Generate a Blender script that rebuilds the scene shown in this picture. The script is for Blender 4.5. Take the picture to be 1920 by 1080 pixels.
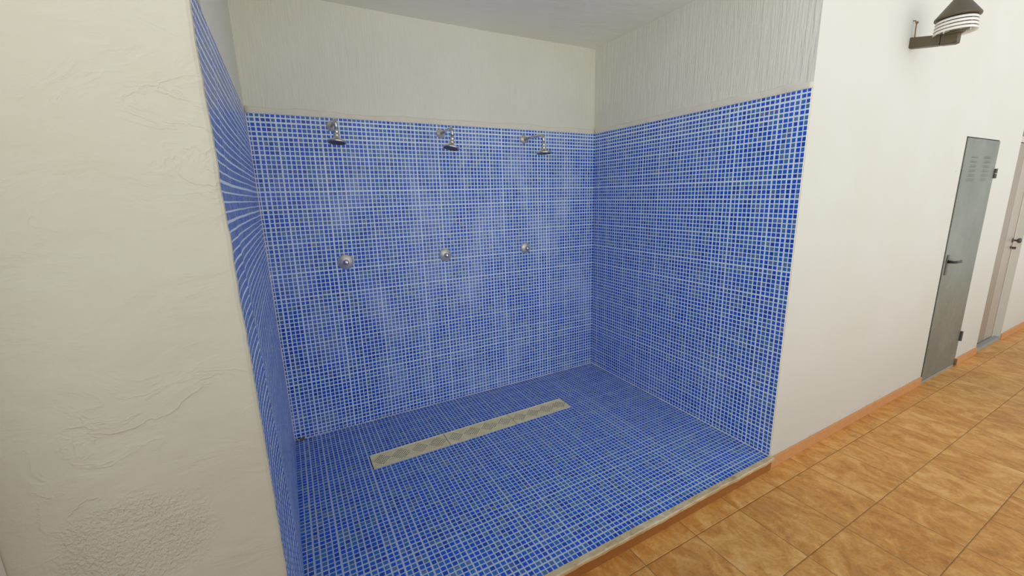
import bpy, bmesh, math, random
from mathutils import Vector, Matrix
random.seed(7)
sc = bpy.context.scene
col = sc.collection
for o in list(bpy.data.objects):
    bpy.data.objects.remove(o)

# ------------------------------------------------------------------ camera, world, exposure
W, D, H, HC = 2.4575, 1.6645, 2.025, 2.672      # alcove width, depth, tile height, ceiling height
ZF = -0.083                                     # gallery floor (the shower floor is z = 0)
YAW, PITCH, ROLL = 0.501905, -0.212265, -0.0235547
FPX = 780.573
cam_d = bpy.data.cameras.new('camera')
cam = bpy.data.objects.new('camera', cam_d)
col.objects.link(cam)
cam_d.sensor_width = 36.0
cam_d.lens = FPX / 1920 * 36
cam_d.shift_x = -12.7 / 1920
cam_d.shift_y = -4.9 / 1920
cam_d.clip_start = 0.02
fw = Vector((math.sin(YAW) * math.cos(PITCH), math.cos(YAW) * math.cos(PITCH), math.sin(PITCH)))
rt = Vector((math.cos(YAW), -math.sin(YAW), 0))
up = rt.cross(fw)
r2 = math.cos(ROLL) * rt + math.sin(ROLL) * up
u2 = -math.sin(ROLL) * rt + math.cos(ROLL) * up
m = Matrix((r2, u2, -fw)).transposed().to_4x4()
m.translation = Vector((0.123904, -1.216255, 1.540697))
cam.matrix_world = m
sc.camera = cam

wd = bpy.data.worlds.new('world')
sc.world = wd
wd.use_nodes = True
nt = wd.node_tree
nt.nodes.clear()
wo = nt.nodes.new('ShaderNodeOutputWorld')
bg = nt.nodes.new('ShaderNodeBackground')
tc = nt.nodes.new('ShaderNodeTexCoord')
sx = nt.nodes.new('ShaderNodeSeparateXYZ')
rp = nt.nodes.new('ShaderNodeValToRGB')
mr = nt.nodes.new('ShaderNodeMapRange')
nt.links.new(tc.outputs['Generated'], sx.inputs[0])
nt.links.new(sx.outputs['Z'], mr.inputs['Value'])
mr.inputs['From Min'].default_value = -1
mr.inputs['From Max'].default_value = 1
nt.links.new(mr.outputs[0], rp.inputs[0])
e = rp.color_ramp.elements
e[0].position = 0.0; e[0].color = (.95, .92, .84, 1)
e[1].position = 1.0; e[1].color = (.62, .68, .76, 1)
for pos, c in ((.22, (1.45, 1.43, 1.32, 1)), (.42, (1.45, 1.43, 1.34, 1)), (.53, (.95, .95, .92, 1)), (.62, (.80, .82, .82, 1)), (.78, (.72, .76, .80, 1))):
    k = e.new(pos); k.color = c
# the open side is brighter towards the left end of the gallery
dp = nt.nodes.new('ShaderNodeVectorMath'); dp.operation = 'DOT_PRODUCT'
nt.links.new(tc.outputs['Generated'], dp.inputs[0])
dp.inputs[1].default_value = Vector((-.62, -.78, .0)).normalized()
mr2 = nt.nodes.new('ShaderNodeMapRange')
mr2.inputs['From Min'].default_value = -1
mr2.inputs['From Max'].default_value = 1
mr2.inputs['To Min'].default_value = 0.35
mr2.inputs['To Max'].default_value = 1.55
nt.links.new(dp.outputs['Value'], mr2.inputs['Value'])
mul = nt.nodes.new('ShaderNodeVectorMath'); mul.operation = 'SCALE'
nt.links.new(rp.outputs[0], mul.inputs[0])
nt.links.new(mr2.outputs[0], mul.inputs['Scale'])
bg.inputs['Color'].default_value = (1, 1, 1, 1)
coolv = nt.nodes.new('ShaderNodeVectorMath'); coolv.operation = 'MULTIPLY'
nt.links.new(mul.outputs[0], coolv.inputs[0])
coolv.inputs[1].default_value = (.985, 1.0, 1.045)     # open shade daylight is a little cool
nt.links.new(coolv.outputs[0], bg.inputs['Color'])
bg.inputs['Strength'].default_value = 1.0
nt.links.new(bg.outputs[0], wo.inputs[0])

vs = sc.view_settings
sc.display_settings.display_device = 'sRGB'
vs.view_transform = 'Standard'
vs.look = 'None'
vs.exposure = 0.05
vs.gamma = 1.0
vs.use_curve_mapping = False
sc.cycles.use_denoising = True
sc.cycles.max_bounces = 8
sc.cycles.diffuse_bounces = 6
sc.cycles.sample_clamp_indirect = 6.0


# ------------------------------------------------------------------ helpers
def link_obj(name, bm, mats, parent=None, smooth=False, loc=None):
    me = bpy.data.meshes.new(name)
    bmesh.ops.recalc_face_normals(bm, faces=bm.faces)
    bm.to_mesh(me)
    bm.free()
    if not isinstance(mats, (list, tuple)):
        mats = [mats]
    for mm in mats:
        me.materials.append(mm)
    if smooth:
        for p in me.polygons:
            p.use_smooth = True
    o = bpy.data.objects.new(name, me)
    col.objects.link(o)
    if parent is not None:
        o.parent = parent
    if loc is not None:
        o.location = loc
    return o


def bx(bm, x0, x1, y0, y1, z0, z1, mi=0, bevel=0.0):
    vs_ = [bm.verts.new(p) for p in ((x0, y0, z0), (x1, y0, z0), (x1, y1, z0), (x0, y1, z0),
                                      (x0, y0, z1), (x1, y0, z1), (x1, y1, z1), (x0, y1, z1))]
    fs = []
    for q in ((0, 3, 2, 1), (4, 5, 6, 7), (0, 1, 5, 4), (1, 2, 6, 5), (2, 3, 7, 6), (3, 0, 4, 7)):
        f = bm.faces.new([vs_[i] for i in q]); f.material_index = mi; fs.append(f)
    if bevel > 0:
        es = list({ed for f in fs for ed in f.edges})
        bmesh.ops.bevel(bm, geom=es, offset=bevel, segments=2, profile=.5, affect='EDGES')
    return fs


def lathe(bm, prof, seg=32, M=None, mi=0, cap=True):
    """prof = [(radius, height)] about local Z, M places it."""
    M = M or Matrix.Identity(4)
    rings = []
    for r, h in prof:
        rings.append([bm.verts.new(M @ Vector((r * math.cos(2 * math.pi * k / seg), r * math.sin(2 * math.pi * k / seg), h))) for k in range(seg)])
    for a, b in zip(rings, rings[1:]):
        for k in range(seg):
            f = bm.faces.new((a[k], a[(k + 1) % seg], b[(k + 1) % seg], b[k])); f.material_index = mi
    if cap:
        f = bm.faces.new(rings[0][::-1]); f.material_index = mi
        f = bm.faces.new(rings[-1]); f.material_index = mi


def tube(bm, pts, rad, seg=16, mi=0):
    pts = [Vector(p) for p in pts]
    rings = []
    n = len(pts)
    ref = None
    for i, p in enumerate(pts):
        t = (pts[min(i + 1, n - 1)] - pts[max(i - 1, 0)]).normalized()
        if ref is None:
            ref = Vector((1, 0, 0)) if abs(t.x) < .8 else Vector((0, 1, 0))
        a = (ref - t * ref.dot(t)).normalized()
        b = t.cross(a)
        ref = a
        r = rad[i] if isinstance(rad, (list, tuple)) else rad
        rings.append([bm.verts.new(p + r * (math.cos(2 * math.pi * k / seg) * a + math.sin(2 * math.pi * k / seg) * b)) for k in range(seg)])
    for a, b in zip(rings, rings[1:]):
        for k in range(seg):
            f = bm.faces.new((a[k], a[(k + 1) % seg], b[(k + 1) % seg], b[k])); f.material_index = mi
    bm.faces.new(rings[0][::-1]).material_index = mi
    bm.faces.new(rings[-1]).material_index = mi


def thing(name, label, cat, loc=(0, 0, 0), group=None):
    o = bpy.data.objects.new(name, None)
    o.empty_display_size = .05
    col.objects.link(o)
    o.location = loc
    o['label'] = label
    o['category'] = cat
    if group:
        o['group'] = group
    return o


def structure(o, label=None, cat=None):
    o['kind'] = 'structure'
    if label:
        o['label'] = label
    if cat:
        o['category'] = cat
    return o


def hash1(i, s=0):
    v = math.sin(i * 127.1 + s * 311.7) * 43758.5453
    return v - math.floor(v)


def vnoise(t, s=0):
    i = math.floor(t); f = t - i
    f = f * f * (3 - 2 * f)
    return hash1(i, s) * (1 - f) + hash1(i + 1, s) * f


# ------------------------------------------------------------------ materials
class NT:
    def __init__(self, name):
        self.mat = bpy.data.materials.new(name)
        self.mat.use_nodes = True
        self.t = self.mat.node_tree
        self.b = self.t.nodes['Principled BSDF']

    def n(self, kind, **kw):
        nd = self.t.nodes.new(kind)
        for k, v in kw.items():
            setattr(nd, k, v)
        return nd

    def l(self, a, b):
        self.t.links.new(a, b)

    def math(self, op, a, b=None, c=None, clamp=False):
        nd = self.n('ShaderNodeMath', operation=op)
        nd.use_clamp = clamp
        for i, v in enumerate((a, b, c)):
            if v is None:
                continue
            if isinstance(v, (int, float)):
                nd.inputs[i].default_value = v
            else:
                self.l(v, nd.inputs[i])
        return nd.outputs[0]

    def pos(self):
        return self.n('ShaderNodeNewGeometry').outputs['Position']

    def mapping(self, vec, scale=(1, 1, 1), loc=(0, 0, 0), rot=(0, 0, 0)):
        nd = self.n('ShaderNodeMapping')
        nd.inputs['Scale'].default_value = scale
        nd.inputs['Location'].default_value = loc
        nd.inputs['Rotation'].default_value = rot
        self.l(vec, nd.inputs['Vector'])
        return nd.outputs[0]

    def noise(self, vec, scale, detail=4, rough=.5, dist=0.0, out='Fac'):
        nd = self.n('ShaderNodeTexNoise')
        nd.inputs['Scale'].default_value = scale
        nd.inputs['Detail'].default_value = detail
        nd.inputs['Roughness'].default_value = rough
        nd.inputs['Distortion'].default_value = dist
        self.l(vec, nd.inputs['Vector'])
        return nd.outputs[out]

    def ramp(self, fac, stops, interp='LINEAR'):
        nd = self.n('ShaderNodeValToRGB')
        cr = nd.color_ramp
        cr.interpolation = interp
        while len(cr.elements) < len(stops):
            cr.elements.new(.5)
        for el, (p, c) in zip(cr.elements, stops):
            el.position = p
            el.color = tuple(c) + (1,) if len(c) == 3 else c
        self.l(fac, nd.inputs[0])
        return nd.outputs[0]

    def mix(self, fac, a, b, blend='MIX'):
        nd = self.n('ShaderNodeMix', data_type='RGBA', blend_type=blend)
        for idx, v in ((0, fac), (6, a), (7, b)):
            if isinstance(v, (int, float)):
                nd.inputs[idx].default_value = v
            elif isinstance(v, tuple):
                nd.inputs[idx].default_value = v + (1,) if len(v) == 3 else v
            else:
                self.l(v, nd.inputs[idx])
        return nd.outputs[2]

    def sstep(self, v, lo, hi):
        nd = self.n('ShaderNodeMapRange', interpolation_type='SMOOTHSTEP')
        nd.inputs['From Min'].default_value = lo
        nd.inputs['From Max'].default_value = hi
        self.l(v, nd.inputs['Value'])
        return nd.outputs[0]

    def bump(self, height, strength=1.0, dist=0.001, normal=None):
        nd = self.n('ShaderNodeBump')
        nd.inputs['Strength'].default_value = strength
        nd.inputs['Distance'].default_value = dist
        self.l(height, nd.inputs['Height'])
        if normal is not None:
            self.l(normal, nd.inputs['Normal'])
        return nd.outputs[0]

    def set(self, **kw):
        for k, v in kw.items():
            s = self.b.inputs[k.replace('_', ' ')]
            if isinstance(v, tuple):
                s.default_value = v + (1,) if len(v) == 3 else v
            elif isinstance(v, (int, float)):
                s.default_value = v
            else:
                self.l(v, s)
        return self


def simple(name, color, rough=.5, metal=0.0, var=.06, scale=40, bump=0.0):
    q = NT(name)
    p = q.pos()
    n1 = q.noise(p, scale, 4)
    c = q.mix(n1, tuple(x * (1 - var) for x in color), tuple(min(1, x * (1 + var)) for x in color))
    q.set(Base_Color=c, Metallic=metal)
    q.set(Roughness=q.math('ADD', q.math('MULTIPLY', n1, .12), rough - .06))
    if bump:
        q.set(Normal=q.bump(n1, 1, bump))
    return q.mat


PITCH_T = 0.0258


def mosaic(name, ua, va, off=(0, 0), sheen_film=0.0, grout_lvl=1.0, half=.372, half_u=None, joint=None):
    q = NT(name)
    p = q.pos()
    sp = q.n('ShaderNodeSeparateXYZ')
    q.l(p, sp.inputs[0])
    # sheets are laid by hand: lines wander by a fraction of a millimetre
    wob = q.noise(p, 3.0, 2, out='Color')
    sw = q.n('ShaderNodeSeparateXYZ')
    q.l(wob, sw.inputs[0])
    u = q.math('ADD', sp.outputs[ua], q.math('MULTIPLY', q.math('SUBTRACT', sw.outputs[0], .5), .005))
    v = q.math('ADD', sp.outputs[va], q.math('MULTIPLY', q.math('SUBTRACT', sw.outputs[1], .5), .005))
    U = q.math('DIVIDE', q.math('ADD', u, off[0]), PITCH_T)
    V = q.math('DIVIDE', q.math('ADD', v, off[1]), PITCH_T)
    cu, cv = q.math('FLOOR', U), q.math('FLOOR', V)
    fu = q.math('SUBTRACT', q.math('FRACT', U), .5)
    fv = q.math('SUBTRACT', q.math('FRACT', V), .5)
    cell = q.n('ShaderNodeCombineXYZ')
    q.l(cu, cell.inputs[0]); q.l(cv, cell.inputs[1])
    cell.inputs[2].default_value = ua * 3 + va
    wn = q.n('ShaderNodeTexWhiteNoise', noise_dimensions='3D')
    q.l(cell.outputs[0], wn.inputs['Vector'])
    rnd = wn.outputs['Value']
    sc3 = q.n('ShaderNodeSeparateXYZ')
    q.l(wn.outputs['Color'], sc3.inputs[0])
    # grout width differs a little from line to line
    lu = q.n('ShaderNodeTexWhiteNoise', noise_dimensions='1D'); q.l(q.math('FLOOR', q.math('ADD', U, .5)), lu.inputs['W'])
    lv = q.n('ShaderNodeTexWhiteNoise', noise_dimensions='1D'); q.l(q.math('FLOOR', q.math('ADD', V, .5)), lv.inputs['W'])
    hu = q.math('SUBTRACT', (half_u or half) + .03, q.math('MULTIPLY', q.math('POWER', lu.outputs[0], 3), .09))
    hv = q.math('SUBTRACT', half + .03, q.math('MULTIPLY', q.math('POWER', lv.outputs[0], 3), .09))
    du = q.math('SUBTRACT', q.math('ABSOLUTE', fu), hu)
    dv = q.math('SUBTRACT', q.math('ABSOLUTE', fv), hv)
    d = q.math('MAXIMUM', du, dv)
    grout = q.sstep(d, -.035, .035)
    if joint is not None:
        jl = q.math('SUBTRACT', 1.0, q.sstep(q.math('ABSOLUTE', q.math('SUBTRACT', u, joint)), .003, .006))
        grout = q.math('MAXIMUM', grout, jl)
    tile_c = q.ramp(rnd, [(0.0, (.006, .044, .37)), (.15, (.008, .082, .54)), (.32, (.014, .112, .53)), (.47, (.034, .150, .45)),
                          (.60, (.065, .180, .39)), (.69, (.006, .070, .63)), (.82, (.020, .060, .44)), (.88, (.065, .165, .31)),
                          (.945, (.13, .20, .34)), (.98, (.08, .11, .35))], 'CONSTANT')
    mott = q.noise(p, 170, 3)
    tile_c = q.mix(q.math('MULTIPLY', mott, .22), tile_c, (.07, .26, .72))
    g = grout_lvl
    gn = q.noise(p, 26, 3)
    grout_c = q.mix(gn, (.66 * g, .79 * g, 1.0 * g), (.83 * g, .92 * g, 1.0 * g))
    if sheen_film:
        # lime film and reflected sky sheen, painted pale in runs and patches
        fl = q.noise(q.mapping(p, (1.6, 1.6, .9)), 2.2, 5, .62)
        fm = q.math('MULTIPLY', q.sstep(fl, .42, .72), sheen_film)
        tile_c = q.mix(fm, tile_c, (.42, .55, .86))
    c = q.mix(grout, tile_c, grout_c)
    hgt = q.math('SUBTRACT', 1.0, grout)
    tilt = q.math('ADD', q.math('MULTIPLY', fu, q.math('MULTIPLY', q.math('SUBTRACT', sc3.outputs[0], .5), .55)),
                  q.math('MULTIPLY', fv, q.math('MULTIPLY', q.math('SUBTRACT', sc3.outputs[1], .5), .55)))
    hgt = q.math('ADD', hgt, tilt)
    hgt = q.math('ADD', hgt, q.math('MULTIPLY', q.noise(p, 60, 2), .12))
    q.set(Base_Color=c, Normal=q.bump(hgt, 1.0, .0011))
    rl = q.noise(p, 2.5, 4, .6)
    rt_ = q.math('ADD', .16, q.math('MULTIPLY', rl, .22))
    rough = q.math('ADD', q.math('MULTIPLY', grout, .5), q.math('MULTIPLY', q.math('SUBTRACT', 1.0, grout), rt_))
    q.set(Roughness=rough)
    q.b.inputs['Specular IOR Level'].default_value = .35
    return q.mat


def plaster(name, c0, c1, style):
    q = NT(name)
    p = q.pos()
    big = q.noise(p, 1.7, 4, .55)
    c = q.mix(q.sstep(big, .3, .7), c0, c1)
    fine = q.noise(p, 90, 4, .6)
    if style == 'brush':
        st = q.noise(q.mapping(p, (1, 1, .07)), 95, 4, .6, .3)
        st2 = q.noise(q.mapping(p, (1, 1, .13)), 30, 4, .6, .5)
        h = q.math('ADD', q.math('MULTIPLY', st, .7), q.math('MULTIPLY', st2, 1.0))
        nrm = q.bump(h, 1, .0062)
    elif style == 'trowel':
        a = q.noise(q.mapping(p, (1, 1, 1.7), rot=(0, .25, 0)), 5.5, 5, .55, .7)
        ridge = q.math('SUBTRACT', 1.0, q.math('MULTIPLY', q.math('ABSOLUTE', q.math('SUBTRACT', a, .5)), 9), clamp=True)
        ridge = q.math('MULTIPLY', q.math('POWER', ridge, 5), q.sstep(q.noise(p, 2.1, 2), .45, .65))
        lump = q.noise(p, 14, 4, .55)
        # the stucco patch low on the pier
        sp = q.n('ShaderNodeVectorMath', operation='DISTANCE')
        q.l(q.mapping(p, (1.0, 1, 1.15)), sp.inputs[0])
        sp.inputs[1].default_value = (-.285, 0, .735 * 1.15)
        wobble = q.math('ADD', sp.outputs['Value'], q.math('MULTIPLY', q.math('SUBTRACT', q.noise(p, 12, 3), .5), .09))
        patch = q.math('SUBTRACT', 1.0, q.sstep(wobble, .10, .19))
        grit = q.noise(q.mapping(p, (1.25, 1, 1)), 105, 2, .5)
        grit = q.math('MULTIPLY', q.sstep(grit, .30, .72), patch)
        h = q.math('ADD', q.math('MULTIPLY', lump, .55), q.math('MULTIPLY', a, 1.0))
        h = q.math('ADD', h, q.math('MULTIPLY', ridge, .20))
        h = q.math('ADD', h, q.math('MULTIPLY', grit, .34))
        h = q.math('ADD', h, q.math('MULTIPLY', fine, .05))
        # small chips and specks
        sk = q.noise(p, 33, 2, .4)
        h = q.math('SUBTRACT', h, q.math('MULTIPLY', q.sstep(sk, .77, .80), .3))
        nrm = q.bump(h, 1, .0062)
    elif style == 'ceiling':
        st = q.noise(q.mapping(p, (.35, 1, 1)), 9, 4, .6, .8)
        h = q.math('ADD', q.math('MULTIPLY', st, .9), q.math('MULTIPLY', fine, .05))
        nrm = q.bump(h, 1, .006)
    else:
        a = q.noise(p, 5, 4, .5, .3)
        h = q.math('ADD', q.math('MULTIPLY', a, .9), q.math('MULTIPLY', fine, .05))
        nrm = q.bump(h, 1, .003)
        sz = q.n('ShaderNodeSeparateXYZ'); q.l(p, sz.inputs[0])
        low = q.math('SUBTRACT', 1.0, q.sstep(sz.outputs[2], -.01, .075))
        dirt = q.math('MULTIPLY', q.sstep(q.math('ADD', q.noise(p, 24, 5, .65), q.math('MULTIPLY', low, .24)), .76, .86), low)
        c = q.mix(q.math('MULTIPLY', dirt, .5), c, (.50, .40, .24))
        spk = q.sstep(q.noise(p, 21, 2, .4), .80, .815)
        c = q.mix(q.math('MULTIPLY', spk, .5), c, (.42, .38, .30))
    q.set(Base_Color=c, Roughness=.82 if style != 'smooth' else .6, Normal=nrm)
    q.b.inputs['Specular IOR Level'].default_value = .25
    return q.mat


M_PL_R = plaster('plaster_white_gallery', (.675, .665, .575), (.695, .685, .61), 'smooth')
M_PL_L = plaster('plaster_cream_trowelled', (.615, .585, .455), (.645, .615, .50), 'trowel')
M_PL_A = plaster('plaster_brushed', (.755, .75, .64), (.79, .785, .69), 'brush')
M_PL_C = plaster('plaster_ceiling', (.88, .86, .72), (.91, .895, .78), 'ceiling')
M_LIP = simple('plaster_lip', (.74, .71, .61), .8, var=.10, scale=18, bump=.002)
M_MB = mosaic('mosaic_back', 0, 2, (.0115, .006), sheen_film=.42)
M_ML = mosaic('mosaic_left', 1, 2, (0, .006), half_u=.445, joint=.31)
M_MR = mosaic('mosaic_right', 1, 2, (.003, .006), sheen_film=.10)
M_MF = mosaic('mosaic_floor', 0, 1, (0, .0), grout_lvl=.70)


def terracotta(name, tiled=True):
    q = NT(name)
    p = q.pos()
    sp = q.n('ShaderNodeSeparateXYZ')
    q.l(p, sp.inputs[0])
    T = .3315
    U = q.math('DIVIDE', q.math('SUBTRACT', sp.outputs[0], 2.003 - T * 20), T)
    V = q.math('DIVIDE', q.math('SUBTRACT', sp.outputs[1], -.119 - T * 20), T)
    cell = q.n('ShaderNodeCombineXYZ')
    q.l(q.math('FLOOR', U), cell.inputs[0]); q.l(q.math('FLOOR', V), cell.inputs[1])
    wn = q.n('ShaderNodeTexWhiteNoise', noise_dimensions='3D'); q.l(cell.outputs[0], wn.inputs['Vector'])
    fu = q.math('ABSOLUTE', q.math('SUBTRACT', q.math('FRACT', U), .5))
    fv = q.math('ABSOLUTE', q.math('SUBTRACT', q.math('FRACT', V), .5))
    # each tile gets its own stone figure: random shift, streaks run mostly across the gallery
    off = q.n('ShaderNodeVectorMath', operation='SCALE'); q.l(wn.outputs['Color'], off.inputs[0]); off.inputs['Scale'].default_value = 37.0
    ad = q.n('ShaderNodeVectorMath', operation='ADD'); q.l(p, ad.inputs[0]); q.l(off.outputs[0], ad.inputs[1])
    pv = ad.outputs[0] if tiled else p
    n1 = q.noise(q.mapping(pv, (3.6, 2.0, 3)), 1.9, 5, .55, 2.0)
    n2 = q.noise(q.mapping(pv, (6.5, 6, 6)), 4.6, 5, .62, 1.8)
    n3 = q.noise(q.mapping(pv, (5, 3, 4)), 2.0, 4, .5, 3.0)
    f = q.math('ADD', q.math('MULTIPLY', n1, .66), q.math('MULTIPLY', n2, .34))
    f = q.math('ADD', q.math('MULTIPLY', q.math('SUBTRACT', f, .5), 1.0), .5)
    f = q.math('ADD', f, q.math('MULTIPLY', q.math('SUBTRACT', wn.outputs['Value'], .5), .10))
    c = q.ramp(f, [(.28, (.44, .165, .024)), (.42, (.57, .235, .040)), (.51, (.67, .305, .062)), (.60, (.77, .40, .108)), (.72, (.86, .53, .19))])
    ve = q.math('SUBTRACT', 1.0, q.math('MULTIPLY', q.math('ABSOLUTE', q.math('SUBTRACT', n3, .5)), 16), clamp=True)
    c = q.mix(q.math('MULTIPLY', ve, .24), c, (.74, .48, .20))
    ru = q.math('SUBTRACT', .52, fu)
    if tiled:
        d = q.math('MAXIMUM', fu, fv)
        jn = q.sstep(d, .4935, .4975)
        c = q.mix(q.math('MULTIPLY', jn, .85), c, (.20, .085, .024))
        h = q.math('ADD', q.math('SUBTRACT', 1.0, q.sstep(d, .485, .499)), q.math('MULTIPLY', n2, .35))
    else:
        h = n2
    q.set(Base_Color=c, Normal=q.bump(h, 1, .0016))
    q.set(Roughness=q.math('ADD', .34, q.math('MULTIPLY', n2, .25)))
    q.b.inputs['Specular IOR Level'].default_value = .4
    return q.mat


M_TF = terracotta('terracotta_floor_tiles')
M_TS = simple('terracotta_skirting', (.66, .32, .12), .55, var=.16, scale=45)
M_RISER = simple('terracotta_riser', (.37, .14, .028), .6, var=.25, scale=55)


def marble():
    q = NT('threshold_marble')
    p = q.pos()
    n1 = q.noise(q.mapping(p, (1, 2, 2)), 14, 5, .6, .8)
    c = q.ramp(n1, [(.30, (.42, .29, .14)), (.45, (.60, .46, .25)), (.62, (.70, .57, .35)), (.78, (.86, .78, .62))])
    q.set(Base_Color=c, Roughness=.55, Normal=q.bump(n1, 1, .002))
    return q.mat


M_MARBLE = marble()


def drain_mat():
    q = NT('drain_cream_plastic')
    p = q.pos()
    n1 = q.noise(p, 22, 5, .6)
    n2 = q.noise(p, 160, 3, .6)
    c = q.mix(q.sstep(n1, .35, .7), (.84, .69, .36), (.92, .80, .50))
    c = q.mix(q.math('MULTIPLY', q.sstep(n2, .45, .7), .4), c, (.66, .53, .28))
    q.set(Base_Color=c, Roughness=.6, Normal=q.bump(n2, 1, .0006))
    return q.mat


M_DRAIN = drain_mat()
M_LIGHTRIM = simple('drain_worn_edge', (.80, .76, .66), .6, var=.1, scale=30)
M_DARK = simple('drain_pit_shade', (.045, .04, .038), .9)


def chrome():
    q = NT('chrome')
    p = q.pos()
    n1 = q.noise(p, 60, 3)
    q.set(Base_Color=(.60, .60, .60), Metallic=1.0)
    q.set(Roughness=q.math('ADD', .06, q.math('MULTIPLY', n1, .12)))
    return q.mat


M_CHROME = chrome()
M_FACE = simple('shower_face_rubber', (.05, .05, .06), .5)


def satin():
    q = NT('satin_steel')
    p = q.pos()
    n1 = q.noise(p, 120, 4)
    c = q.mix(n1, (.62, .59, .51), (.78, .75, .67))
    q.set(Base_Color=c, Metallic=.75)
    q.set(Roughness=q.math('ADD', .30, q.math('MULTIPLY', n1, .2)))
    return q.mat


M_SATIN = satin()


def galvanised():
    q = NT('galvanised_door')
    p = q.pos()
    vo = q.n('ShaderNodeTexVoronoi'); vo.inputs['Scale'].default_value = 60
    q.l(p, vo.inputs['Vector'])
    bw = q.n('ShaderNodeRGBToBW'); q.l(vo.outputs['Color'], bw.inputs[0])
    n1 = q.noise(q.mapping(p, (1, 1, .7)), 3.0, 5, .6)
    f = q.math('ADD', q.math('MULTIPLY', n1, .8), q.math('MULTIPLY', bw.outputs[0], .25))
    c = q.ramp(f, [(.30, (.18, .197, .16)), (.50, (.225, .243, .20)), (.70, (.285, .30, .255))])
    q.set(Base_Color=c, Metallic=.35)
    q.set(Roughness=q.math('ADD', .36, q.math('MULTIPLY', bw.outputs[0], .18)))
    dn = q.noise(q.mapping(p, (1, 1, .35), rot=(0, .5, 0)), 3.2, 2, .4, .5)
    q.set(Normal=q.bump(dn, 1, .006))
    return q.mat


M_GALV = galvanised()
M_GAP = simple('steel_and_gap_shade', (.025, .023, .022), .7)
M_BLACK = simple('black_plastic', (.018, .016, .014), .35)
M_BRONZE = simple('bronze_plate', (.12, .10, .075), .4, .5)
M_HINGE = simple('hinge_steel', (.10, .09, .08), .5, .4)
M_RUST = simple('rusty_metal', (.24, .15, .07), .8, .1, .3, 60)
M_TAUPE = simple('door_taupe_paint', (.33, .275, .21), .45, var=.05, scale=6)
M_STILE = simple('door_stile_paint', (.44, .385, .31), .45, var=.05, scale=6)
M_FRAME = simple('door_frame_paint', (.58, .53, .44), .45, var=.05, scale=6)
M_TRANS = simple('door_transom_brown', (.17, .125, .085), .4, var=.08, scale=8)
M_SILL = simple('door_sill_stone', (.36, .34, .29), .6, var=.15, scale=20)
M_LAMPMET = simple('lamp_brown_paint', (.098, .076, .040), .42, .1, .12, 30)
M_LAMPRING = simple('lamp_white_ring', (.80, .78, .72), .4, var=.04)
M_LAMPSTEM = simple('lamp_yellowed_tube', (.62, .58, .38), .45)
M_CONC = simple('light_blocker_render', (.62, .58, .50), .85, var=.08, scale=8)

# ------------------------------------------------------------------ setting: shower alcove
MOS = .008     # thickness of mosaic with its bed

# left wall of the alcove
bm = bmesh.new()
bx(bm, -.30, -.045, .26, D + .25, ZF, H)
bx(bm, -.30, -.003, .26, D + MOS, H, HC)
wl = structure(link_obj('wall_alcove_left', bm, M_PL_A), 'left plaster wall of the shower alcove with blue mosaic below', 'wall')


def left_x(y, z):
    g = y / .31 if y < .31 else max(0.0, 1 - (y - .31) / (D - .31))
    b = .033 - .0391 * (z - .29)
    b = max(-.022, min(.033, b)) * .6
    if z > 1.55:
        b *= max(0.0, 1 - (z - 1.55) / .42)
    x = b * g
    if y < .31:
        t = y / .31
        x -= .004 * 4 * t * (1 - t) * min(1, (H - z) / .4)
    else:
        t = (y - .31) / (D - .31)
        x -= .007 * math.sin(math.pi * t ** .55) * min(1, (H - z) / .4)
    return x


bm = bmesh.new()
NY, NZ = 72, 60
ys = [0.012 + (D - .012) * (i / NY) ** 1.3 for i in range(NY + 1)]
gr = [[bm.verts.new((left_x(y, H * k / NZ), y, H * k / NZ)) for k in range(NZ + 1)] for y in ys]
for i in range(NY):
    for k in range(NZ):
        bm.faces.new((gr[i][k], gr[i + 1][k], gr[i + 1][k + 1], gr[i][k + 1]))
bk = [[bm.verts.new((-.044, y, z)) for z in (0, H)] for y in (ys[0], ys[-1])]
bm.faces.new([gr[i][NZ] for i in range(NY + 1)] + [bk[1][1], bk[0][1]])
bm.faces.new([gr[0][k] for k in range(NZ + 1)] + [bk[0][1], bk[0][0]])
link_obj('mosaic_tiles', bm, M_ML, wl, smooth=False)

# back wall
bm = bmesh.new()
bx(bm, -.004, W + .004, D + MOS, D + .25, ZF, HC)
wb = structure(link_obj('wall_back', bm, M_PL_A), 'back wall of the shower alcove, grey plaster above blue mosaic', 'wall')
bm = bmesh.new()
bx(bm, 0.0, W, D, D + MOS, 0, H)
link_obj('mosaic_tiles', bm, M_MB, wb)

# right wall of the alcove (its front end is part of the gallery front)
bm = bmesh.new()
for f in bx(bm, W + MOS, W + .18, 0, D + .25, ZF, H):
    if abs(f.calc_center_median().y) < 1e-5:
        f.material_index = 1
for f in bx(bm, W + .004, W + .18, 0, D + MOS, H, HC + .5):
    if abs(f.calc_center_median().y) < 1e-5:
        f.material_index = 1
wr = structure(link_obj('wall_alcove_right', bm, [M_PL_A, M_PL_R]), 'right wall of the shower alcove, brushed plaster above blue mosaic', 'wall')
bm = bmesh.new()
for f in bx(bm, W, W + MOS, .004, D, 0, H):
    if abs(f.calc_center_median().y - .004) < 1e-5:
        f.material_index = 1
link_obj('mosaic_tiles', bm, [M_MR, M_LIP], wr)


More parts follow.
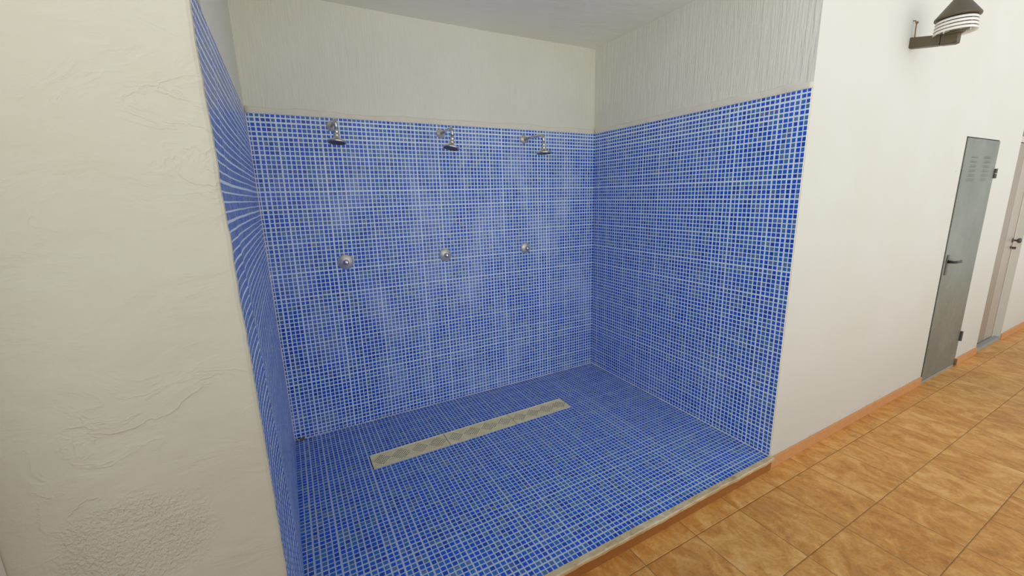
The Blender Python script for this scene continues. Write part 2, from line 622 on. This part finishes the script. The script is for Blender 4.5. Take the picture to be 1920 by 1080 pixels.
# wobbly plaster lip just above the mosaic
def lip(axis, a0, a1, parent, seed, tail=0.0):
    bm = bmesh.new()
    n = 90
    rows = []
    for i in range(n + 1):
        t = a0 + (a1 - a0) * i / n
        hgt = .034 + .016 * (vnoise(t * 7, seed) - .5) + .006 * (vnoise(t * 31, seed + 2) - .5)
        dep = .005 + .0035 * vnoise(t * 13, seed + 5)
        prof = [(0.0, H - .0008), (dep * .9, H - .0008), (dep, H + .004), (dep * .85, H + hgt * .8), (dep * .55, H + hgt), (-.001, H + hgt + .003)]
        if axis == 'back':
            rows.append([bm.verts.new((t, D + .0045 - d, z)) for d, z in prof])
        elif axis == 'right':
            rows.append([bm.verts.new((W + .0025 - d, t, z)) for d, z in prof])
        else:
            rows.append([bm.verts.new((-.003 + d, t, z)) for d, z in prof])
    for a, b in zip(rows, rows[1:]):
        for k in range(len(a) - 1):
            bm.faces.new((a[k], b[k], b[k + 1], a[k + 1]))
    bm.faces.new(rows[0]); bm.faces.new(rows[-1])
    return link_obj('plaster_lip', bm, M_LIP, parent, smooth=True)


lip('back', 0.0, W, wb, 3)
lip('right', .001, D, wr, 8)

# ceiling of the alcove: hand-floated, sagging a little between the walls
bm = bmesh.new()
NX, NYc = 40, 24


def ceil_z(x, y):
    return HC - .012 * math.sin(math.pi * min(max(x / W, 0), 1)) * (.4 + .6 * y / D) - .004 * (vnoise(x * 4, 1) - .5) + .004 * x / W


lo = [[bm.verts.new((-.004 + (W + .008) * i / NX, .0 + (D + MOS) * j / NYc, ceil_z(W * i / NX, D * j / NYc))) for j in range(NYc + 1)] for i in range(NX + 1)]
for i in range(NX):
    for j in range(NYc):
        bm.faces.new((lo[i][j], lo[i][j + 1], lo[i + 1][j + 1], lo[i + 1][j]))
tp = [bm.verts.new(p) for p in ((-.004, 0, HC + .2), (W + .004, 0, HC + .2), (W + .004, D + MOS, HC + .2), (-.004, D + MOS, HC + .2))]
bm.faces.new(tp)
bm.faces.new([lo[i][0] for i in range(NX + 1)] + [tp[1], tp[0]])
bm.faces.new([lo[i][NYc] for i in range(NX, -1, -1)] + [tp[3], tp[2]])
bm.faces.new([lo[0][j] for j in range(NYc, -1, -1)] + [tp[0], tp[3]])
bm.faces.new([lo[NX][j] for j in range(NYc + 1)] + [tp[2], tp[1]])
structure(link_obj('ceiling', bm, M_PL_C), 'grey white plaster ceiling over the shower alcove', 'ceiling')

# mosaic shower floor with the slot for the drain
DX0, DX1, DY0, DY1 = .393, 1.806, 1.086, 1.232
bm = bmesh.new()


def slab(x0, x1, y0, y1):
    bx(bm, x0, x1, y0, y1, -.078, 0)


slab(0, DX0, 0, D); slab(DX1, W, 0, D); slab(DX0, DX1, 0, DY0); slab(DX0, DX1, DY1, D)
fm_ = structure(link_obj('floor_alcove', bm, M_MF), 'blue mosaic floor of the shower alcove', 'floor')
bm = bmesh.new()
bx(bm, DX0, DX1, DY0, DY1, -.078, -.060)
link_obj('drain_channel', bm, M_DARK, fm_)

# pale grout run along the inside corners
def fillet(name, p0, p1, a, b, seed):
    bm = bmesh.new()
    p0, p1, a, b = Vector(p0), Vector(p1), Vector(a), Vector(b)
    n = 60
    rows = []
    for i in range(n + 1):
        p = p0.lerp(p1, i / n)
        r = .0025 + .003 * vnoise(i * .7, seed)
        rows.append([bm.verts.new(p), bm.verts.new(p + a * r), bm.verts.new(p + (a + b) * r * .45), bm.verts.new(p + b * r)])
    for u_, v_ in zip(rows, rows[1:]):
        for k in range(4):
            bm.faces.new((u_[k], u_[(k + 1) % 4], v_[(k + 1) % 4], v_[k]))
    bm.faces.new(rows[0]); bm.faces.new(rows[-1])
    return bm


M_GROUT = simple('corner_grout', (.74, .70, .68), .8, var=.15, scale=30)
link_obj('corner_grout', fillet('g', (.0, D, 0), (.0, D, H), (1, 0, 0), (0, -1, 0), 3), M_GROUT, wb)
link_obj('corner_grout', fillet('g', (0, D, 0), (W, D, 0), (0, -1, 0), (0, 0, 1), 5), M_GROUT, fm_)
link_obj('corner_grout', fillet('g', (W, .0, 0), (W, D, 0), (-1, 0, 0), (0, 0, 1), 9), M_GROUT, fm_)

# rusty stain of old grout in the back left floor corner
bm = bmesh.new()
for k in range(10):
    a, b, c_ = hash1(k, 1), hash1(k, 2), hash1(k, 3)
    bx(bm, .002 + a * .045, .010 + a * .045 + .006 * c_, D - .008 - b * .016, D - .001 - b * .016, 0.0, .004 + .012 * c_)
link_obj('rust_stain', bm, M_RUST, fm_)

# marble threshold
bm = bmesh.new()
n = 120
rows = []
for i in range(n + 1):
    x = -.02 + (W + .022) * i / n
    o_ = -.030 + .005 * (vnoise(x * 16, 4) - .5) + .003 * (vnoise(x * 47, 6) - .5)
    zt = .0035 + .002 * (vnoise(x * 21, 9) - .5)
    if 0 < x:
        rows.append([bm.verts.new(p) for p in ((x, .0, -.02), (x, 0, zt), (x, o_ + .004, zt), (x, o_, zt - .005), (x, o_ + .003, -.018))])
for a, b in zip(rows, rows[1:]):
    for k in range(5):
        bm.faces.new((a[k], b[k], b[(k + 1) % 5], a[(k + 1) % 5]))
bm.faces.new(rows[0]); bm.faces.new(rows[-1][::-1])
structure(link_obj('trim_1', bm, M_MARBLE), 'worn cream stone edge along the shower step', 'trim')
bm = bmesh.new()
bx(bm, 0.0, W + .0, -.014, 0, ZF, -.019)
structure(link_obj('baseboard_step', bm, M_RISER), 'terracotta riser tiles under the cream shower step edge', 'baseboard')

# ------------------------------------------------------------------ setting: gallery walls
# pier to the left of the alcove: wobbly hand plastered arris
bm = bmesh.new()
nz = 170
rows = []
for i in range(nz + 1):
    z = ZF + (3.2 - ZF) * i / nz
    ex = .0012 + .0024 * (vnoise(z * 9, 1) - .5) + .0022 * (vnoise(z * 37, 2) - .5)
    back = -.0445 if z < H else -.003
    rows.append([bm.verts.new(p) for p in ((-.62, .26, z), (-.62, 0, z), (-.3, 0, z), (ex - .022, 0, z), (ex - .009, .001, z), (ex - .002, .004, z), (ex, .0105, z), (back, .0115, z), (back, .26, z))])
for a, b in zip(rows, rows[1:]):
    for k in range(len(a)):
        k2 = (k + 1) % len(a)
        bm.faces.new((a[k], a[k2], b[k2], b[k]))
bm.faces.new(rows[0]); bm.faces.new(rows[-1])
structure(link_obj('wall_front_left', bm, M_PL_L), 'cream trowelled plaster pier left of the shower alcove', 'wall')
# wall that comes forward at the far left
bm = bmesh.new()
bx(bm, -2.2, -.503, -.10, -.001, ZF, 3.2, bevel=.004)
structure(link_obj('wall_left', bm, M_PL_R), 'white wall stepping forward at the far left edge', 'wall')

# front wall to the right of the alcove with its two door openings
bm = bmesh.new()
X1 = 10.5
ZT = 3.2
D1a, D1b, D1t = 4.590, 5.322, 1.893
D2a, D2b, D2t = 5.885, 6.625, 2.36
bx(bm, W + .18, D1a, 0, .22, ZF, ZT)
bx(bm, D1a, D1b, 0, .22, D1t, ZT)
bx(bm, D1b, D2a, 0, .22, ZF, ZT)
bx(bm, D2a, D2b, 0, .22, D2t, ZT)
bx(bm, D2b, X1, 0, .22, ZF, ZT)
structure(link_obj('wall_front_right', bm, M_PL_R), 'white gallery wall with the metal door and the wall lamp', 'wall')
bm = bmesh.new()
bx(bm, -.004, W + .004, 0, .22, HC + .2, ZT)
structure(link_obj('wall_front_header', bm, M_PL_R), 'white wall above the shower alcove opening', 'wall')

for i, (a, b) in enumerate(((W + .002, D1a), (D1b + .006, D2a), (D2b, X1))):
    bm = bmesh.new()
    bx(bm, a, b, -.010, -.0002, ZF, -.012, bevel=.0015)
    structure(link_obj('baseboard_right', bm, M_TS), 'terracotta skirting along the white gallery wall', 'baseboard')

# gallery floor
bm = bmesh.new()
bx(bm, -3.0, 12, -2.6, .3, ZF - .12, ZF)
structure(link_obj('floor', bm, M_TF), 'terracotta coloured stone tile gallery floor', 'floor')

# unseen low wall behind the camera, added to shade the pier's lower part
bm = bmesh.new()
bx(bm, -2.2, 1.05, -1.62, -1.47, ZF, 1.17)
structure(link_obj('wall_light_blocker', bm, M_CONC), 'unseen low wall added to block light on the open side', 'wall')

# ------------------------------------------------------------------ grey metal door
d1 = thing('door_1', 'grey galvanised sheet metal door with louvre slots and black lever', 'door', (D1a, 0, ZF))
structure(d1)


def part(name, bm, mat, parent, smooth=False):
    """mesh was modelled in world coordinates: bring it into the parent's space"""
    p0 = parent
    off = Vector((0, 0, 0))
    while p0 is not None:
        off += Vector(p0.location)
        p0 = p0.parent
    for v in bm.verts:
        v.co -= off
    return link_obj(name, bm, mat, parent, smooth)


bm = bmesh.new()
bx(bm, D1a, D1a + .004, .004, .05, ZF, D1t); bx(bm, D1b - .003, D1b, .004, .05, ZF, D1t)
bx(bm, D1a + .004, D1b - .003, .004, .05, D1t - .004, D1t)
bx(bm, D1a, D1b, .05, .06, ZF, D1t)
part('door_frame', bm, M_GAP, d1)
bm = bmesh.new()
lx0, lx1, lz0, lz1 = D1a + .016, D1b - .006, -.050, D1t - .008
bx(bm, lx0, lx1, -.006, .030, lz0, lz1, bevel=.002)
leaf = part('door_leaf', bm, M_GALV, d1)
bm = bmesh.new()
bx(bm, lx0, lx1, -.004, .03, ZF, lz0 - .006)
part('door_sill', bm, M_SILL, d1)
for cx0, cx1 in ((4.717, 4.876), (5.008, 5.170)):
    bm = bmesh.new()
    for k in range(6):
        zc = 1.752 - k * .0345
        n = 12
        for i in range(n):
            pass
        # pressed hood: a quarter round along x, open below, with tapered ends
        rows = []
        for i in range(n + 1):
            s = i / n
            taper = min(1, math.sin(math.pi * s) * 2.2)
            x = cx0 + (cx1 - cx0) * s
            rows.append([bm.verts.new((x, -.0058 - .009 * taper * math.sin(a), zc + .012 * (1 - 0) * math.cos(a) - .004)) for a in (0, .5, 1.0, 1.4, 1.57)] +
                        [bm.verts.new((x, -.0055, zc - .004))])
        for a, b in zip(rows, rows[1:]):
            for q_ in range(5):
                f = bm.faces.new((a[q_], b[q_], b[q_ + 1], a[q_ + 1]))
                if q_ == 4:
                    f.material_index = 1  # underside coloured near black as the slot's shade
    part('louvre_panel', bm, [M_GALV, M_GAP], d1, smooth=False)
bm = bmesh.new()
bx(bm, 4.636, 4.672, -.012, -.005, .845, 1.005, bevel=.002)
hd = part('door_handle', bm, M_BRONZE, d1)
bm = bmesh.new()
pts = [(4.655, -.010, .952), (4.655, -.040, .952), (4.660, -.050, .952), (4.675, -.054, .952), (4.72, -.055, .950), (4.775, -.054, .947), (4.790, -.050, .950)]
tube(bm, pts, [.012, .010, .010, .010, .0095, .0095, .008], 14)
lv = part('lever', bm, M_BLACK, hd, True)
lv['label'] = 'black lever'
for za, zb in ((1.590, 1.668), (.165, .255)):
    bm = bmesh.new()
    zc = (za + zb) / 2
    tube(bm, [(5.326, -.012, za), (5.326, -.012, zc - .002)], .0105, 14)
    tube(bm, [(5.326, -.012, zc + .002), (5.326, -.012, zb)], .0105, 14)
    bx(bm, 5.300, 5.326, -.0085, -.0055, za + .004, zb - .004)
    bx(bm, 5.326, 5.352, -.005, -.0005, za + .004, zb - .004)
    part('hinge', bm, M_HINGE, d1)
bm = bmesh.new()
tube(bm, [(5.322, -.014, -.070), (5.322, -.014, -.010)], .008, 12)
bx(bm, 5.305, 5.322, -.012, -.0065, -.045, -.012)
part('pivot', bm, M_RUST, d1)

# ------------------------------------------------------------------ beige door further along
d2 = thing('door_2', 'taupe painted door in a shallow recess at the right edge', 'door', (D2a, 0, ZF))
structure(d2)
R0 = .05
bm = bmesh.new()
bx(bm, D2a, D2b, R0 + .035, .2, ZF, D2t)
bx(bm, 6.556, D2b, R0 - .004, R0 + .035, ZF, D2t)
bx(bm, D2a, 6.556, R0 - .004, R0 + .035, 1.915, 1.965)
bx(bm, D2a, 6.556, R0 - .004, R0 + .035, D2t - .05, D2t)
part('door_frame', bm, M_FRAME, d2)
bm = bmesh.new()
bx(bm, D2a, 6.30, R0, R0 + .03, -.035, 1.908)
lf2 = part('door_leaf', bm, M_TAUPE, d2)
bm = bmesh.new()
bx(bm, 6.302, 6.540, R0 - .002, R0 + .03, -.035, 1.908, bevel=.002)
st2 = part('door_stile', bm, M_STILE, d2)
st2['label'] = 'lighter closing stile'
bm = bmesh.new()
bx(bm, 6.540, 6.556, R0 + .012, R0 + .034, -.035, 1.915)
bx(bm, D2a, 6.54, R0 + .012, R0 + .034, -.047, -.036)
part('door_gap_shade', bm, M_GAP, d2)  # near-black strips painted as the shade in the door gaps
bm = bmesh.new()
bx(bm, D2a, 6.556, R0 + .01, R0 + .034, 1.965, D2t - .05)
part('transom', bm, M_TRANS, d2)
bm = bmesh.new()
bx(bm, D2a, D2b, .002, R0 + .03, ZF, -.047, bevel=.002)
part('door_sill', bm, M_SILL, d2)
bm = bmesh.new()
lathe(bm, [(.022, 0), (.022, .005), (.009, .008), (.009, .030), (.020, .036), (.026, .046), (.022, .058), (.010, .062)], 20,
      Matrix.Translation((6.522, R0 - .002, .985)) @ Matrix.Rotation(math.pi / 2, 4, 'X'))
part('door_knob', bm, M_HINGE, d2, True)
bm = bmesh.new()
lathe(bm, [(.016, 0), (.016, .004), (.006, .006), (.006, .014), (.003, .015)], 16,
      Matrix.Translation((6.510, R0 - .002, .915)) @ Matrix.Rotation(math.pi / 2, 4, 'X'))
bx(bm, 6.506, 6.514, R0 - .040, R0 - .014, .898, .922)
part('lock_key', bm, M_HINGE, d2)

# ------------------------------------------------------------------ wall lamp
LX, LY = 3.44, -.186
lamp = thing('wall_lamp', 'brown outdoor wall lantern with conical cap and white louvre rings', 'lamp', (LX, 0, 2.33))
bm = bmesh.new()
# arm: tapered box section leaving the wall, its outer end cut on the slant and turned up
wv = .024
sec = [(0.0, 2.327, 2.384), (-.10, 2.311, 2.364), (-.135, 2.306, 2.358), (-.138, 2.304, 2.360), (-.192, 2.296, 2.356), (-.206, 2.300, 2.354)]
rows = []
for y, z0, z1 in sec:
    rows.append([bm.verts.new(p) for p in ((LX - wv, y, z0), (LX + wv, y, z0), (LX + wv, y, z1), (LX - wv, y, z1))])
for a, b in zip(rows, rows[1:]):
    for k in range(4):
        bm.faces.new((a[k], a[(k + 1) % 4], b[(k + 1) % 4], b[k]))
bm.faces.new(rows[0]); bm.faces.new(rows[-1])
bmesh.ops.bevel(bm, geom=[ed for ed in bm.edges if abs(ed.verts[0].co.y - ed.verts[1].co.y) > .01], offset=.004, segments=2, affect='EDGES')
part('arm', bm, M_LAMPMET, lamp)
bm = bmesh.new()
lathe(bm, [(.030, 2.346), (.040, 2.352), (.040, 2.358), (.022, 2.362)], 28, Matrix.Translation((LX, LY, 0)))
part('collar', bm, M_LAMPMET, lamp, True)
bm = bmesh.new()
lathe(bm, [(.021, 2.360), (.021, 2.425)], 24, Matrix.Translation((LX, LY, 0)))
part('lamp_tube', bm, M_LAMPSTEM, lamp, True)
for k in range(4):
    z = 2.356 + k * .0172
    ro = .0885 - .0008 * k
    bm = bmesh.new()
    prof = [(ro - .030, z + .0115), (ro - .006, z - .001), (ro, z - .0025), (ro + .0015, z), (ro - .0035, z + .0095), (ro - .006, z + .0115), (ro - .029, z + .0135)]
    rings = []
    seg = 48
    for r, h in prof:
        rings.append([bm.verts.new((LX + r * math.cos(2 * math.pi * i / seg), LY + r * math.sin(2 * math.pi * i / seg), h)) for i in range(seg)])
    for a, b in zip(rings, rings[1:] + rings[:1]):
        for i in range(seg):
            bm.faces.new((a[i], a[(i + 1) % seg], b[(i + 1) % seg], b[i]))
    part('louvre_ring', bm, M_LAMPRING, lamp, True)
for k in range(3):
    a = 2 * math.pi * k / 3 + .5
    px, py = LX + .06 * math.cos(a), LY + .06 * math.sin(a)
    bm = bmesh.new()
    tube(bm, [(px, py, 2.352), (px, py, 2.43)], .003, 8)
    part('spacer_rod', bm, M_LAMPRING, lamp)
bm = bmesh.new()
lathe(bm, [(.070, 2.424), (.090, 2.424), (.0935, 2.427), (.0935, 2.434), (.091, 2.438), (.010, 2.548), (.004, 2.553), (.001, 2.554)], 48, Matrix.Translation((LX, LY, 0)))
part('lamp_cap', bm, M_LAMPMET, lamp)
bm = bmesh.new()
tube(bm, [(3.414, -.022, 2.378), (3.413, -.021, 2.42), (3.416, -.020, 2.452)], .0030, 8)
bmesh.ops.create_uvsphere(bm, u_segments=12, v_segments=8, radius=.0075, matrix=Matrix.Translation((3.420, -.020, 2.456)))
tube(bm, [(3.416, -.020, 2.452), (3.424, -.010, 2.470), (3.424, 0.0, 2.472)], .0028, 8)
wr_ = part('cable', bm, M_RUST, lamp, True)
wr_['label'] = 'thin rusty cable stub'

# ------------------------------------------------------------------ showers
SX = ((.437, 1.977, -.008, 4.0, -5.0, .052), (1.122, 1.967, -.018, 12.0, -3.0, .054), (1.777, 1.956, .006, 0.0, -2.0, .056))
SL = ('chrome shower head nearest the left wall, its dark underside showing',
      'chrome shower head in the middle, its disc tipped down to the right',
      'chrome shower head nearest the right hand corner, disc level')
for (x, z, dx, rollx, pitchx, rad), lab in zip(SX, SL):
    t = thing('wall_shower', lab, 'shower', (x, D, z), 'chrome shower heads on the back wall')
    bm = bmesh.new()
    lathe(bm, [(.030, 0), (.030, .004), (.026, .009), (.014, .013), (.0115, .016)], 28, Matrix.Translation((x, D, z)) @ Matrix.Rotation(math.pi / 2, 4, 'X'))
    part('wall_flange', bm, M_SATIN, t, True)
    bm = bmesh.new()
    L = .270
    pts = [(x, D - .006, z), (x + dx * .5, D - .15, z + .001)]
    for k in range(9):
        a = math.pi / 2 * k / 8
        pts.append((x + dx, D - (L - .028) - .028 * math.sin(a), z - .028 * (1 - math.cos(a))))
    pts.append((x + dx, D - L, z - .062))
    tube(bm, pts, .0098, 18)
    part('arm', bm, M_CHROME, t, True)
    M = Matrix.Translation((x + dx, D - L, z - .062)) @ Matrix.Rotation(math.radians(rollx), 4, 'Y') @ Matrix.Rotation(math.radians(pitchx), 4, 'X')
    bm = bmesh.new()
    lathe(bm, [(.0098, .006), (.0135, .003), (.0140, -.008), (.0115, -.012), (.0150, -.016), (.0165, -.026), (.0150, -.034),
               (.020, -.042), (.032, -.048), (rad - .004, -.053), (rad, -.057), (rad, -.0635), (rad - .003, -.066), (rad - .006, -.0655)], 40, M)
    hd_ = part('head', bm, M_CHROME, t, True)
    bm = bmesh.new()
    Mi = M
    lathe(bm, [(rad - .006, -.0652), (rad - .007, -.0672), (.002, -.0672)], 40, Mi)
    for ring, cnt in ((.014, 6), (.027, 12), (.040, 18)):
        for k in range(cnt):
            a = 2 * math.pi * k / cnt
            lathe(bm, [(.0018, -.0670), (.0012, -.0690)], 6, Mi @ Matrix.Translation((ring * math.cos(a), ring * math.sin(a), 0)))
    fc = part('spray_face', bm, M_FACE, hd_)
    fc['label'] = 'dark spray face'

VX = ((.430, 1.147, .049), (1.104, 1.133, .046), (1.773, 1.130, .043))
VL = ('round steel push button valve below the left shower head',
      'round steel push button valve below the middle shower head',
      'round steel push button valve below the right shower head')
for (x, z, r), lab in zip(VX, VL):
    t = thing('shower_valve', lab, 'shower valve', (x, D, z), 'push button shower valves on the back wall')
    MV = Matrix.Translation((x, D, z)) @ Matrix.Rotation(math.pi / 2, 4, 'X')
    bm = bmesh.new()
    lathe(bm, [(r, 0), (r, .003), (r * .97, .006), (r * .80, .011), (r * .55, .017), (r * .42, .020)], 40, MV)
    part('escutcheon', bm, M_SATIN, t, True)
    bm = bmesh.new()
    lathe(bm, [(r * .40, .018), (r * .38, .034), (r * .34, .042), (r * .20, .047), (.002, .048)], 32, MV)
    part('push_button', bm, M_CHROME, t, True)

# ------------------------------------------------------------------ drain covers
PX = [.395, .8665, 1.3455, 1.8035]
DL = ('cream perforated drain cover at the left end of the channel',
      'cream perforated drain cover in the middle of the channel',
      'cream perforated drain cover at the right end of the channel')


def cover_bm(x0, x1, y0, y1, zt):
    """plate with four diamond clusters of real holes"""
    bm = bmesh.new()
    cs = .0090
    nx = int(round((x1 - x0) / cs)); ny = int(round((y1 - y0) / cs))
    cx, cy = (x1 - x0) / nx, (y1 - y0) / ny
    verts = {}

    def gv(i, j, z=zt):
        k = (i, j, z)
        if k not in verts:
            verts[k] = bm.verts.new((x0 + i * cx, y0 + j * cy, z))
        return verts[k]
    holes = set()
    for c in range(4):
        ci = nx * (c + .5) / 4
        cj = ny / 2
        for i in range(nx):
            for j in range(1, ny - 1):
                if (i + j) % 2 == 0 and abs(i + .5 - ci) * .85 + abs(j + .5 - cj) < 5.9:
                    holes.add((i, j))
    for i in range(nx):
        for j in range(ny):
            c4 = [gv(i, j), gv(i + 1, j), gv(i + 1, j + 1), gv(i, j + 1)]
            if (i, j) not in holes:
                bm.faces.new(c4)
                continue
            mx, my = x0 + (i + .5) * cx, y0 + (j + .5) * cy
            r = .0036
            top = [bm.verts.new((mx + r * math.cos(a), my + r * math.sin(a), zt)) for a in [math.radians(225 + 45 * k) for k in range(8)]]
            bot = [bm.verts.new((v.co.x, v.co.y, zt - .005)) for v in top]
            for k in range(4):
                a, b = c4[k], c4[(k + 1) % 4]
                t0, t1, t2 = top[(2 * k) % 8], top[(2 * k + 1) % 8], top[(2 * k + 2) % 8]
                bm.faces.new((a, b, t2, t1, t0))
            for k in range(8):
                f = bm.faces.new((top[k], top[(k + 1) % 8], bot[(k + 1) % 8], bot[k])); f.material_index = 1  # hole walls coloured near black to stand in for shade inside
    # rim skirt
    border = [gv(i, 0) for i in range(nx)] + [gv(nx, j) for j in range(ny)] + [gv(i, ny) for i in range(nx, 0, -1)] + [gv(0, j) for j in range(ny, 0, -1)]
    low = [bm.verts.new((v.co.x, v.co.y, zt - .012)) for v in border]
    nb = len(border)
    for k in range(nb):
        bm.faces.new((border[k], low[k], low[(k + 1) % nb], border[(k + 1) % nb]))
    return bm


for k in range(3):
    xa, xb = PX[k] + .0022, PX[k + 1] - .0022
    t = thing('drain_cover', DL[k], 'drain cover', ((xa + xb) / 2, (DY0 + DY1) / 2, -.008), 'perforated covers of the floor drain')
    ya, yb = DY0 + .003, DY1 - .003
    part('grate_plate', cover_bm(xa, xb, ya, yb - .006, .004 + (.001 if k == 1 else 0)), [M_DRAIN, M_DARK], t)
    bm = bmesh.new()
    bx(bm, xa, xb, yb - .0055, yb, -.008, .0075, bevel=.001)
    ed = part('raised_edge', bm, M_LIGHTRIM, t)
    ed['label'] = 'worn pale back edge'
